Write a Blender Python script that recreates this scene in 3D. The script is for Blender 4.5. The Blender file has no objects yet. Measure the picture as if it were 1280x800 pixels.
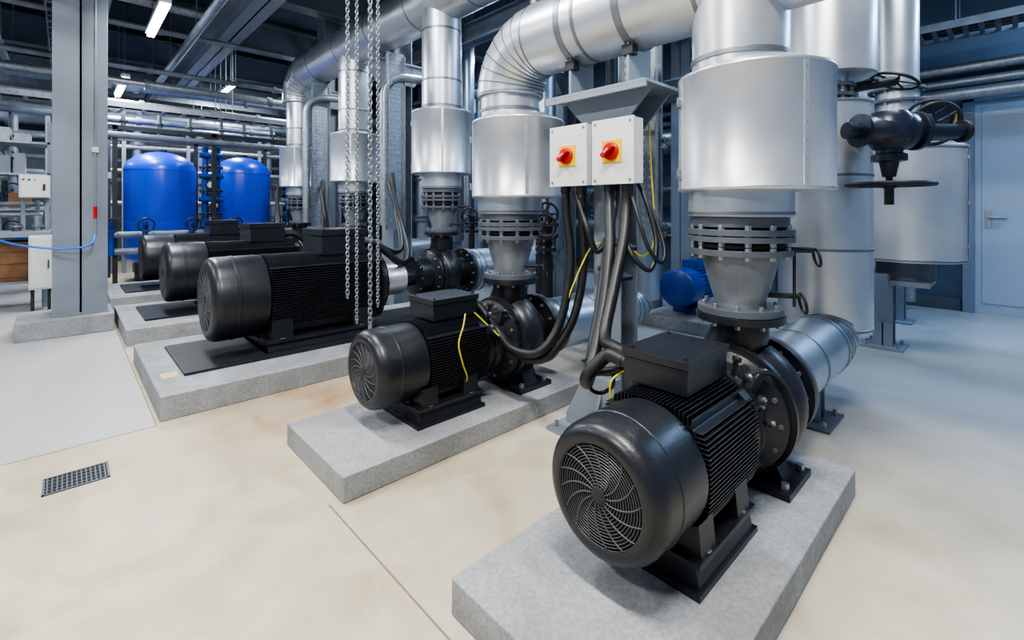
import bpy, math, random
from mathutils import Vector, Matrix
random.seed(3)
V=Vector
pi=math.pi
# ------------------------------------------------------------------ materials
def mat(name,col,rough=.5,metal=0.,var=.0,vscale=6.,bump=0.,bscale=60.,coat=0.,emit=None,estr=0.,col2=None,detail=4):
    m=bpy.data.materials.new(name); m.use_nodes=True
    nt=m.node_tree; n=nt.nodes; l=nt.links; p=n['Principled BSDF']
    p.inputs['Base Color'].default_value=(*col,1); p.inputs['Roughness'].default_value=rough
    p.inputs['Metallic'].default_value=metal
    if coat: p.inputs['Coat Weight'].default_value=coat; p.inputs['Coat Roughness'].default_value=.2
    if emit:
        p.inputs['Emission Color'].default_value=(*emit,1); p.inputs['Emission Strength'].default_value=estr
    tc=n.new('ShaderNodeTexCoord')
    if var or col2:
        no=n.new('ShaderNodeTexNoise'); no.inputs['Scale'].default_value=vscale; no.inputs['Detail'].default_value=detail
        l.new(tc.outputs['Object'],no.inputs['Vector'])
        cr=n.new('ShaderNodeValToRGB'); cr.color_ramp.elements[0].position=.35; cr.color_ramp.elements[1].position=.65
        a=[max(0,c*(1-var)) for c in col]; b=[min(1,c*(1+var)) for c in col] if not col2 else col2
        cr.color_ramp.elements[0].color=(*a,1); cr.color_ramp.elements[1].color=(*b,1)
        l.new(no.outputs['Fac'],cr.inputs['Fac']); l.new(cr.outputs['Color'],p.inputs['Base Color'])
        mr=n.new('ShaderNodeMapRange'); mr.inputs['To Min'].default_value=max(0,rough-.07); mr.inputs['To Max'].default_value=rough+.07
        l.new(no.outputs['Fac'],mr.inputs['Value']); l.new(mr.outputs['Result'],p.inputs['Roughness'])
    if bump:
        nb=n.new('ShaderNodeTexNoise'); nb.inputs['Scale'].default_value=bscale; nb.inputs['Detail'].default_value=3
        l.new(tc.outputs['Object'],nb.inputs['Vector'])
        bp=n.new('ShaderNodeBump'); bp.inputs['Strength'].default_value=bump; bp.inputs['Distance'].default_value=.01
        l.new(nb.outputs['Fac'],bp.inputs['Height']); l.new(bp.outputs['Normal'],p.inputs['Normal'])
    return m
ALU=mat('insulation_aluminium',(.62,.65,.69),.35,.78,.07,3.5,.10,5.)
ALU2=mat('brushed_pipe_metal',(.44,.49,.55),.34,.85,.08,4.,.08,6.)
SEAM=mat('sheet_seam',(.24,.26,.29),.42,.8)
BLK=mat('black_enamel',(.010,.012,.017),.38,.0,.15,9.,.08,120.,coat=.12)
BLK2=mat('black_cast',(.014,.016,.021),.5,.0,.2,12.,.15,150.)
DARK=mat('dark_recess',(.003,.003,.004),.8)
GRL=mat('grille_wire',(.085,.09,.10),.42,.3)
RUB=mat('black_rubber',(.010,.011,.013),.45,0,.1,30)
CASTG=mat('grey_cast_paint',(.11,.125,.15),.42,.35,.1,10,.1,120)
CONE=mat('grey_reducer_paint',(.21,.23,.26),.40,.35,.1,10,.08,120)
DKB=mat('dark_navy_valve',(.010,.017,.036),.35,.1,.1,10,coat=.2)
STEEL=mat('galvanised_steel',(.32,.35,.39),.42,.7,.15,25.)
DST=mat('dull_service_steel',(.17,.20,.245),.5,.3,.2,6.)
BOLT=mat('zinc_bolt',(.42,.42,.44),.35,.9)
GREYP=mat('grey_structural_paint',(.215,.25,.30),.45,.1,.06,4.)
BEAMP=mat('beam_paint',(.12,.145,.185),.5,.1,.1,3.)
WHITE=mat('white_cabinet',(.66,.67,.67),.4,0,.02,5)
YEL=mat('yellow_plate',(.85,.52,.0),.4)
RED=mat('red_knob',(.50,.002,.001),.4)
YELW=mat('yellow_wire',(.65,.55,.03),.4)
BLUE=mat('blue_tank_coating',(.0,.050,.60),.32,0,.05,2.,coat=.3)
BLUED=mat('blue_pump_paint',(.003,.04,.26),.38,0,.1,5,coat=.2)
BLUEH=mat('blue_hose',(.01,.14,.7),.4)
BROWN=mat('cardboard_brown',(.18,.09,.04),.7,0,.2,8)
def conc_mat():
    m=mat('plinth_concrete',(.25,.265,.285),.75,0,.0,70.,.3,160.,col2=(.335,.35,.37),detail=7)
    nt=m.node_tree;n=nt.nodes;l=nt.links;p=n['Principled BSDF']
    src=p.inputs['Base Color'].links[0].from_socket
    tc=[q for q in n if q.type=='TEX_COORD'][0]
    no=n.new('ShaderNodeTexNoise');no.inputs['Scale'].default_value=3.5;no.inputs['Detail'].default_value=8;no.inputs['Distortion'].default_value=.8
    l.new(tc.outputs['Object'],no.inputs['Vector'])
    cr=n.new('ShaderNodeValToRGB');cr.color_ramp.elements[0].position=.35;cr.color_ramp.elements[1].position=.62
    cr.color_ramp.elements[0].color=(.80,.79,.77,1);cr.color_ramp.elements[1].color=(1.08,1.08,1.08,1);l.new(no.outputs['Fac'],cr.inputs['Fac'])
    mx=n.new('ShaderNodeMix');mx.data_type='RGBA';mx.blend_type='MULTIPLY';mx.inputs['Factor'].default_value=1
    a=[q for q in mx.inputs if q.type=='RGBA'];l.new(src,a[0]);l.new(cr.outputs['Color'],a[1])
    l.new([o for o in mx.outputs if o.type=='RGBA'][0],p.inputs['Base Color'])
    return m
CONC=conc_mat()
CEIL=mat('ceiling_dark_concrete',(.045,.058,.082),.8,0,.25,2.)
WALLB=mat('wall_blue_grey',(.06,.093,.14),.6,0,.12,1.5,.05,30)
WALLG=mat('wall_grey',(.08,.10,.13),.7,0,.15,1.5)
DOORM=mat('door_paint',(.30,.38,.49),.4,0,.03,2)
DFRAME=mat('door_frame_paint',(.15,.19,.26),.4,0,.03,2)
TUBE=mat('tube_emission',(1,1,1),.3,emit=(.9,.95,1),estr=24)
def floor_mat():
    m=bpy.data.materials.new('floor_epoxy'); m.use_nodes=True
    nt=m.node_tree;n=nt.nodes;l=nt.links;p=n['Principled BSDF']
    g=n.new('ShaderNodeTexCoord')
    def noise(s,d,dist=0):
        t=n.new('ShaderNodeTexNoise');t.inputs['Scale'].default_value=s;t.inputs['Detail'].default_value=d;t.inputs['Distortion'].default_value=dist
        l.new(g.outputs['Object'],t.inputs['Vector']);return t
    def ramp(src,p0,c0,p1,c1):
        r=n.new('ShaderNodeValToRGB');r.color_ramp.elements[0].position=p0;r.color_ramp.elements[1].position=p1
        r.color_ramp.elements[0].color=(*c0,1);r.color_ramp.elements[1].color=(*c1,1);l.new(src,r.inputs['Fac']);return r
    def mix(f,a,b,mode='MIX'):
        x=n.new('ShaderNodeMix');x.data_type='RGBA';x.blend_type=mode
        if isinstance(f,float): x.inputs['Factor'].default_value=f
        else: l.new(f,x.inputs['Factor'])
        for s,i in ((a,'A'),(b,'B')):
            k=[q for q in x.inputs if q.name==i and q.type=='RGBA'][0]
            if isinstance(s,tuple): k.default_value=(*s,1)
            else: l.new(s,k)
        return [o for o in x.outputs if o.type=='RGBA'][0]
    a=ramp(noise(.9,7,.6).outputs['Fac'],.30,(.47,.415,.315),.70,(.61,.56,.46))
    b=ramp(noise(6,9,.4).outputs['Fac'],.3,(.87,.86,.84),.7,(1.04,1.04,1.04))
    c=mix(1.0,a.outputs['Color'],b.outputs['Color'],'MULTIPLY')
    b2=ramp(noise(1.9,10,1.4).outputs['Fac'],.40,(.85,.81,.74),.52,(1,1,1))
    c=mix(.75,c,mix(1.0,c,b2.outputs['Color'],'MULTIPLY'))
    st=ramp(noise(1.5,7,1.).outputs['Fac'],.45,(0,0,0),.65,(1,1,1))
    sp=n.new('ShaderNodeSeparateXYZ');l.new(g.outputs['Object'],sp.inputs[0])
    def mth(op,a_,b_=None):
        x=n.new('ShaderNodeMath');x.operation=op
        for i,s in enumerate((a_,b_)):
            if s is None: continue
            if isinstance(s,(int,float)): x.inputs[i].default_value=s
            else: l.new(s,x.inputs[i])
        return x.outputs[0]
    dy=mth('ABSOLUTE',mth('SUBTRACT',sp.outputs['Y'],2.95))
    band=mth('MAXIMUM',mth('SUBTRACT',1.0,mth('MULTIPLY',dy,1.6)),0.0)
    xm=n.new('ShaderNodeMapRange');xm.inputs['From Min'].default_value=.1;xm.inputs['From Max'].default_value=.8
    l.new(sp.outputs['X'],xm.inputs['Value'])
    sf=mth('MULTIPLY',mth('MULTIPLY',mth('ADD',st.outputs['Color'],.5),band),mth('MULTIPLY',xm.outputs['Result'],.75))
    c=mix(sf,c,(.32,.185,.08))
    left=mth('MULTIPLY',mth('GREATER_THAN',sp.outputs['Y'],3.24),mth('LESS_THAN',sp.outputs['X'],.36))
    c=mix(mth('MULTIPLY',left,.75),c,(.38,.40,.44))
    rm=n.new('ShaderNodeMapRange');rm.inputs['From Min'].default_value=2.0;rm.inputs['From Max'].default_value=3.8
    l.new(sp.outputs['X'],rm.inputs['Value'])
    c=mix(mth('MULTIPLY',rm.outputs['Result'],.7),c,(.25,.29,.34))  # dimmer bluish light of the right side painted into the floor colour
    sk=ramp(noise(28,6,.3).outputs['Fac'],.64,(0,0,0),.74,(1,1,1))
    c=mix(mth('MULTIPLY',sk.outputs['Color'],.3),c,(.28,.24,.19))
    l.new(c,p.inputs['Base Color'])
    r=n.new('ShaderNodeMapRange');r.inputs['To Min'].default_value=.34;r.inputs['To Max'].default_value=.56
    l.new(noise(3,5).outputs['Fac'],r.inputs['Value']);l.new(r.outputs['Result'],p.inputs['Roughness'])
    bp=n.new('ShaderNodeBump');bp.inputs['Strength'].default_value=.1;bp.inputs['Distance'].default_value=.01
    l.new(noise(14,5).outputs['Fac'],bp.inputs['Height']);l.new(bp.outputs['Normal'],p.inputs['Normal'])
    return m
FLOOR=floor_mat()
# ------------------------------------------------------------------ builder
def fr(ax):
    a=V(ax).normalized(); h=V((0,0,1)) if abs(a.z)<.9 else V((1,0,0))
    u=h.cross(a).normalized(); return a,u,a.cross(u)
class B:
    def __init__(s,name): s.name=name;s.v=[];s.f=[];s.m=[];s.mats=[]
    def mi(s,m):
        if m not in s.mats: s.mats.append(m)
        return s.mats.index(m)
    def add(s,vs,fs,m):
        k=len(s.v);i=s.mi(m);s.v+= [tuple(x) for x in vs]
        for f in fs: s.f.append([k+j for j in f]);s.m.append(i)
    def box(s,c,d,m,rot=None):
        c=V(c);vs=[]
        for x in(-.5,.5):
            for y in(-.5,.5):
                for z in(-.5,.5):
                    q=V((x*d[0],y*d[1],z*d[2]))
                    if rot: q=rot@q
                    vs.append(c+q)
        s.add(vs,[(0,1,3,2),(4,6,7,5),(0,4,5,1),(2,3,7,6),(0,2,6,4),(1,5,7,3)],m)
    def bb(s,x0,x1,y0,y1,z0,z1,m): s.box(((x0+x1)/2,(y0+y1)/2,(z0+z1)/2),(x1-x0,y1-y0,z1-z0),m)
    def rev(s,prof,o,ax,m,n=48,cap=True):
        a,u,w=fr(ax);o=V(o);vs=[];fs=[]
        for t,r in prof:
            for i in range(n):
                th=2*pi*i/n; vs.append(o+a*t+(u*math.cos(th)+w*math.sin(th))*r)
        for j in range(len(prof)-1):
            for i in range(n):
                k=(i+1)%n; fs.append((j*n+i,j*n+k,(j+1)*n+k,(j+1)*n+i))
        if cap:
            if prof[0][1]>1e-5: fs.append(tuple(range(n))[::-1])
            if prof[-1][1]>1e-5: fs.append(tuple((len(prof)-1)*n+i for i in range(n)))
        s.add(vs,fs,m)
    def cyl(s,p0,p1,r,m,n=32,r1=None):
        p0=V(p0);p1=V(p1);s.rev([(0,r),((p1-p0).length,r if r1 is None else r1)],p0,p1-p0,m,n)
    def ring(s,o,ax,R,r,m,n=40,k=8):
        s.rev([(r*math.sin(2*pi*i/k),R+r*math.cos(2*pi*i/k)) for i in range(k+1)],o,ax,m,n,False)
    def bolts(s,o,ax,R,n,r,L,m=None,off=0):
        a,u,w=fr(ax);o=V(o)
        for i in range(n):
            th=2*pi*(i+off)/n;c=o+(u*math.cos(th)+w*math.sin(th))*R
            s.rev([(-L/2,r),(L/2,r)],c,a,m or BOLT,6)
    def flange(s,o,ax,R,t,m,nb=12,br=.011):
        s.rev([(-t/2,R),(t/2,R)],o,ax,m,48); s.bolts(o,ax,R*.86,nb,br,t+.035)
    def sweep(s,pts,r,m,n=16,cap=True):
        pts=[V(p) for p in pts];N=len(pts);rs=r if isinstance(r,(list,tuple)) else [r]*N
        T=[]
        for i in range(N):
            t=(pts[min(i+1,N-1)]-pts[max(i-1,0)]);T.append(t.normalized())
        a,u,w=fr(T[0]);vs=[];fs=[]
        for i in range(N):
            if i:
                q=T[i-1].rotation_difference(T[i]);u=q@u
                u=(u-T[i]*u.dot(T[i])).normalized()
            w=T[i].cross(u)
            for k in range(n):
                th=2*pi*k/n;vs.append(pts[i]+(u*math.cos(th)+w*math.sin(th))*rs[i])
        for j in range(N-1):
            for i in range(n):
                k=(i+1)%n;fs.append((j*n+i,j*n+k,(j+1)*n+k,(j+1)*n+i))
        if cap: fs.append(tuple(range(n))[::-1]);fs.append(tuple((N-1)*n+i for i in range(n)))
        s.add(vs,fs,m)
    def prism(s,poly,axis,c0,c1,m):
        def mk(p,c):
            if axis=='x': return (c,p[0],p[1])
            if axis=='y': return (p[0],c,p[1])
            return (p[0],p[1],c)
        n=len(poly);vs=[mk(p,c0) for p in poly]+[mk(p,c1) for p in poly]
        fs=[tuple(range(n)),tuple(range(n,2*n))[::-1]]+[(i,(i+1)%n,n+(i+1)%n,n+i) for i in range(n)]
        s.add(vs,fs,m)
    def hbeam(s,p0,p1,W,H,t,m,up=(0,0,1)):
        p0=V(p0);p1=V(p1);a=(p1-p0).normalized();L=(p1-p0).length
        up=V(up); sd=a.cross(up).normalized(); up=sd.cross(a).normalized()
        R=Matrix((sd,a,up)).transposed();c=(p0+p1)/2
        s.box(c,(t,L,H),m,R)
        for q in(-1,1): s.box(c+up*q*(H/2-t/2),(W,L,t),m,R)
    def done(s,bev=0,loc=None,ang=38):
        me=bpy.data.meshes.new(s.name);me.from_pydata(s.v,[],s.f)
        for m in s.mats: me.materials.append(m)
        me.polygons.foreach_set('material_index',s.m)
        import bmesh
        bm=bmesh.new();bm.from_mesh(me);bmesh.ops.recalc_face_normals(bm,faces=bm.faces);bm.to_mesh(me);bm.free()
        me.polygons.foreach_set('use_smooth',[True]*len(me.polygons));me.set_sharp_from_angle(angle=math.radians(ang));me.update()
        ob=bpy.data.objects.new(s.name,me);bpy.context.collection.objects.link(ob)
        if loc: ob.location=loc
        if bev:
            md=ob.modifiers.new('bevel','BEVEL');md.width=bev;md.segments=2;md.limit_method='ANGLE';md.angle_limit=math.radians(50);md.harden_normals=True
        return ob
def dup(ob,loc,scale=None):
    o=ob.copy();bpy.context.collection.objects.link(o);o.location=loc
    if scale:o.scale=scale
    return o
def catmull(P,k=8):
    P=[V(p) for p in P];Q=[P[0]*2-P[1]]+P+[P[-1]*2-P[-2]];o=[]
    for i in range(1,len(Q)-2):
        a,b,c,d=Q[i-1:i+3]
        for j in range(k):
            t=j/k;o.append(.5*((2*b)+(c-a)*t+(2*a-5*b+4*c-d)*t*t+(3*b-a-3*c+d)*t**3))
    o.append(P[-1]);return o
def fillet(P,R,k=6):
    P=[V(p) for p in P];o=[P[0]]; js=[]
    for i in range(1,len(P)-1):
        a=(P[i-1]-P[i]).normalized();b=(P[i+1]-P[i]).normalized()
        ang=a.angle(b)
        if abs(ang-pi)<.01: o.append(P[i]);continue
        d=R/math.tan(ang/2);c=P[i]+(a+b).normalized()*(R/math.sin(ang/2))
        s=P[i]+a*d;e=P[i]+b*d;vs=s-c;ve=e-c;tot=vs.angle(ve);axis=vs.cross(ve).normalized()
        for j in range(k+1):
            p=c+Matrix.Rotation(tot*j/k,3,axis)@vs;o.append(p);js.append((p,(Matrix.Rotation(tot*j/k,3,axis)@axis.cross(vs)).normalized()))
    o.append(P[-1]);return o,js
def duct(b,P,r,R,m=ALU,k=6,n=40,seams=True,bands=.45):
    pts,js=fillet(P,R,k);b.sweep(pts,r,m,n)
    if seams:
        for p,t in js: b.rev([(-.005,r+.001),(-.003,r+.004),(.003,r+.004),(.005,r+.001)],p,t,SEAM,n,False)
    for i in range(len(P)-1):
        a=V(P[i]);c=V(P[i+1]);L=(c-a).length;t=(c-a).normalized();x=R+bands*.6
        while x<L-R:
            b.rev([(-.010,r+.001),(-.008,r+.004),(.008,r+.004),(.010,r+.001)],a+t*x,t,SEAM if seams else m,n,False);x+=bands

# ------------------------------------------------------------------ room
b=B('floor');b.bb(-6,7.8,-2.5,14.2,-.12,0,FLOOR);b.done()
b=B('wall_right');b.bb(7.65,7.85,-2.5,14.2,0,4.6,WALLB);b.done()
b=B('wall_back');b.bb(-6,7.65,14.0,14.2,0,4.6,WALLG);b.done()
b=B('ceiling');b.bb(-6,7.85,-2.5,14.2,4.6,4.75,CEIL);b.done()
JM=mat('joint_filler',(.20,.16,.11),.8)
b=B('trim_1')
for (x0,x1,y0,y1) in[(.775,.781,-2.5,1.9),(-6,.37,3.239,3.245),(.367,.373,3.24,13.9)]:
    b.bb(x0,x1,y0,y1,0,.0010,JM)
b.done()
b=B('baseboard_right');b.bb(7.61,7.65,.42,14,0,.14,WALLG);b.done()
b=B('door_1')
b.bb(7.60,7.645,-.72,.30,0,2.42,DOORM)
for y in(-.77,.35): b.bb(7.56,7.645,y-.05,y+.05,0,2.50,DFRAME)
b.bb(7.56,7.645,-.82,.40,2.42,2.52,DFRAME)
b.bb(7.590,7.60,-.66,.24,.12,2.34,DOORM)
b.bb(7.580,7.59,.16,.21,.98,1.18,STEEL)
b.cyl((7.54,.185,1.10),(7.60,.185,1.10),.014,STEEL,12);b.sweep([(7.545,.185,1.10),(7.545,.04,1.10)],.014,STEEL,12)
b.done(.003)
def plinth(x0,x1,y0,y1,h):
    b=B('concrete_plinth');b.bb(x0,x1,y0,y1,0,h,CONC);b.done(.006)
plinth(.83,2.40,.45,1.14,.11);plinth(.82,2.40,1.86,2.53,.11)
for y in(3.28,5.28,7.28): plinth(.39,3.25,y,y+1.42,.14)
# ------------------------------------------------------------------ electric pumps
def motor(b,R,Lc,Lb,H,box,boxz=.11,bed=None):
    k=R/.21
    rf=R*.72
    b.rev([(.016,rf*.985),(.001,rf),(.0,R*.76),(.001,R*.83),(.008,R*.90),(.022,R*.96),(.042,R*.992),(.06,R),(Lc*.42,R),(Lc*.43,R*1.012),(Lc*.47,R*1.012),(Lc*.48,R),(Lc*.9,R),(Lc,R*.985),(Lc,R*.9)],(0,0,0),(1,0,0),BLK,72,False)
    b.rev([(.020,rf),(.022,rf)],(0,0,0),(1,0,0),DARK,48)
    nr=14
    for i in range(1,nr+1): b.ring((.005,0,0),(1,0,0),rf*(.16+.83*i/nr),.0017*k,GRL,64,6)
    for i in range(16):
        P=[]
        for j in range(9):
            t=j/8;r=rf*(.16+.82*t);th=2*pi*i/16+t*.60
            P.append((.004,r*math.sin(th),r*math.cos(th)))
        b.sweep(P,[.0016*k+.0012*k*(1-abs(q/8-.5)*1.4) for q in range(9)],GRL,6)
    b.rev([(-.002,.018*k),(.003,.026*k),(.01,.026*k)],(0,0,0),(1,0,0),BLK2,24)
    x0=Lc-.01;x1=Lc+Lb
    b.rev([(x0,R*.8),(x1,R*.8)],(0,0,0),(1,0,0),BLK2,32)
    env=R*.985;E=3.2
    def e(t): return env*max(0,(1-(abs(t)/env)**E))**(1/E)
    nf=10 if k<1.2 else 12;lim=R*.70
    for i in range(-nf,nf+1):
        t=lim*i/nf
        for sg in(-1,1):
            inn=math.sqrt(max(0,(R*.79)**2-t*t))-.004;out=e(t)
            b.bb(x0+.02,x1-.01,min(sg*inn,sg*out),max(sg*inn,sg*out),t-.0020*k,t+.0020*k,BLK)
            b.bb(x0+.02,x1-.01,t-.0020*k,t+.0020*k,min(sg*inn,sg*out),max(sg*inn,sg*out),BLK)
    for sy in(-1,1):
        for sz in(-1,1): b.box(((x0+x1)/2+.005,sy*R*.66,sz*R*.66),(x1-x0-.03,R*.16,R*.16),BLK,Matrix.Rotation(pi/4,3,'X'))
    b.rev([(x1-.015,R*.93),(x1+.02,R*.95),(x1+.04,R*.9),(x1+.055,R*.62)],(0,0,0),(1,0,0),BLK,48)
    b.bolts((x1+.02,0,0),(1,0,0),R*.86,8,.009*k,.05,BLK2)
    for a in range(4):
        th=pi/4+a*pi/2;b.box((x1-.03,math.cos(th)*R*.97,math.sin(th)*R*.97),(.05,.05*k,.05*k),BLK,Matrix.Rotation(th,3,'X'))
    b.ring((x1-.10*k,R*.3,R*1.08),(0,1,0),.022*k,.007*k,BLK,20,8)
    bx0,bx1,by0,by1=box;z0=R*.82
    b.bb(bx0+.02,bx1-.02,by0+.02,by1-.02,z0,z0+.05,BLK)
    b.bb(bx0,bx1,by0,by1,z0+.04,z0+.04+boxz*.72,BLK)
    b.bb(bx0-.006,bx1+.006,by0-.006,by1+.006,z0+.04+boxz*.75,z0+.04+boxz,BLK)
    for x in(bx0+.02,bx1-.02):
        for y in(by0+.02,by1-.02): b.cyl((x,y,z0+.04+boxz),(x,y,z0+.047+boxz),.007,BLK2,8)
    fx0,fx1=bed
    for sy in(-1,1):
        b.prism([(sy*R*.40,-R*.74),(sy*R*.93,-R*.52),(sy*R*.98,-R*1.0),(sy*R*.4,-R*1.0)],'x',fx0+.02*k,fx0+.12*k,BLK)
        b.prism([(sy*R*.40,-R*.74),(sy*R*.93,-R*.52),(sy*R*.98,-R*1.0),(sy*R*.4,-R*1.0)],'x',fx1-.12*k,fx1-.02*k,BLK)
        b.bb(fx0-.01,fx1+.01,sy*R*.76-.055*k,sy*R*.76+.055*k,-R*1.06,-R*.98,BLK)
        for xx in(fx0+.07*k,fx1-.07*k):
            b.cyl((xx,sy*R*.90,-R*.98),(xx,sy*R*.90,-R*.965),.022*k,BOLT,16);b.cyl((xx,sy*R*.90,-R*.97),(xx,sy*R*.90,-R*.90),.013*k,BOLT,6)
    b.bb(fx0,fx1,-R*.45,R*.45,-R*1.0,-R*.76,BLK2)
    b.prism([(-R*.93,-R*1.06),(R*.93,-R*1.06),(R*1.0,-H+.012),(-R*1.0,-H+.012)],'x',fx0,fx1,BLK)
    b.bb(fx0-.02,fx1+.02,-R*1.04,R*1.04,-H,-H+.018,BLK)
    return x1
def pump(b,xc,R,H,zd,suction,x0):
    k=R/.21
    b.rev([(x0+.03,R*.62),(x0+.05,R*.8),(x0+.075,R*.8),(xc-.17*k,R*.72),(xc-.14*k,R*1.0),(xc-.115*k,R*1.0),(xc-.115*k,R*.92)],(0,0,0),(1,0,0),BLK,48)
    b.bolts((x0+.06,0,0),(1,0,0),R*.72,10,.008*k,.045)
    b.bolts((xc-.13*k,0,0),(1,0,0),R*.90,14,.009*k,.055*k)
    b.rev([(xc-.113*k,R*1.08),(xc-.09*k,R*1.08),(xc-.088*k,R*.9),(xc-.06*k,R*.9)],(0,0,0),(1,0,0),BLK,56)
    P=[];rs=[];N=36
    for i in range(N+1):
        t=i/N;th=pi*.62-t*2*pi
        rr=R*(.50+.10*t);P.append((xc,math.cos(th)*rr,math.sin(th)*rr));rs.append(R*(.32+.22*t))
    b.sweep(P,rs,BLK,20)
    b.rev([(xc-.1*k,R*.8),(xc+.08*k,R*.74),(xc+.11*k,R*.6)],(0,0,0),(1,0,0),BLK,40)
    r0=min(R*.46,.11)
    b.sweep(catmull([(xc,R*.25,R*.45),(xc,R*.12,R*.85),(xc,0,R*1.2),(xc,0,zd)],6),[r0+R*.12*(1-i/18)**2 for i in range(19)],BLK,28)
    b.flange((xc,0,zd-.014),(0,0,1),.165*min(k,1.05),.028,BLK,10,.01)
    b.rev([(xc+.08*k,R*.66),(xc+.13*k,R*.56),(suction-.02,R*.6)],(0,0,0),(1,0,0),BLK,40)
    b.flange((suction-.012,0,0),(1,0,0),R*.98,.026,BLK,12,.01)
    b.flange((suction+.018,0,0),(1,0,0),R*.98,.026,CASTG,12,.008)
    b.prism([(-R*.42,-R*.4),(R*.42,-R*.4),(R*.80,-H+.02),(-R*.80,-H+.02)],'x',xc-.045*k,xc+.045*k,BLK)
    for sy in(-1,1): b.prism([(xc-.05*k,-R*.6),(xc+.05*k,-R*.6),(xc+.10*k,-H+.02),(xc-.10*k,-H+.02)],'y',sy*R*.5-.012,sy*R*.5+.012,BLK)
    b.bb(xc-.12*k,xc+.12*k,-R*.98,R*.98,-H,-H+.026,BLK)
    for sx in(-1,1):
        for sy in(-1,1): b.cyl((xc+sx*.085*k,sy*R*.86,-H+.02),(xc+sx*.085*k,sy*R*.86,-H+.05),.014*k,BOLT,6)
b=B('electric_pump')
x1=motor(b,.196,.27,.41,.287,(.36,.66,-.085,.15),.112,(.21,.60))
pump(b,1.0,.235,.287,.366,1.22,x1)
for y in(.03,.09): b.cyl((.64,y,.25),(.71,y,.25),.018,BLK2,12)
b.cyl((.42,.15,.24),(.42,.19,.24),.024,BLK2,12);b.cyl((.5,.15,.24),(.5,.19,.24),.024,BLK2,12)
for xx,yy,zz in((.70,-.14,.19),(.76,-.08,.23),(.80,-.16,.19),(.72,.0,.23),(.70,-.18,.1),(.74,-.2,.04),(.66,-.2,.14)):
    b.cyl((xx,yy*.8,zz*.8-.03),(xx,yy,zz),.010,BLK2,8);b.rev([(0,.018),(.012,.018)],(xx,yy,zz),(0,yy,zz),BLK2,8);b.rev([(.012,.009),(.02,.009)],(xx,yy,zz),(0,yy,zz),BOLT,6)
b.sweep(catmull([(.70,-.14,.2),(.76,-.17,.21),(.82,-.19,.19),(.90,-.22,.12)],5),.006,BLK2,8)
p1=b.done(.0018,(1.08,.795,.397))
p2=dup(p1,(1.065,2.20,.397))
b=B('electric_pump')
x1=motor(b,.305,.36,.92,.40,(.76,1.12,-.22,.2),.20,(.34,1.16))
for y in(-.1,0,.1): b.cyl((1.12,y,.36),(1.18,y,.36),.025,BLK2,12)
b.rev([(x1+.04,.13),(x1+.06,.145),(x1+.30,.145),(x1+.31,.12)],(0,0,0),(1,0,0),ALU,36)
b.cyl((x1+.28,0,0),(x1+.56,0,0),.085,BLK,24)
b.bb(-.18,2.3,-.40,.42,-.40,-.382,BLK2)
pump(b,2.06,.24,.385,.42,2.34,x1+.40)
p3=b.done(.002,(.73,3.99,.54));dup(p3,(.73,5.99,.54));dup(p3,(.73,7.99,.54))
b=B('rating_label');b.bb(.44,.53,3.62,3.74,.14,.1425,mat('label_cream',(.6,.5,.2),.5));b.done()
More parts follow.
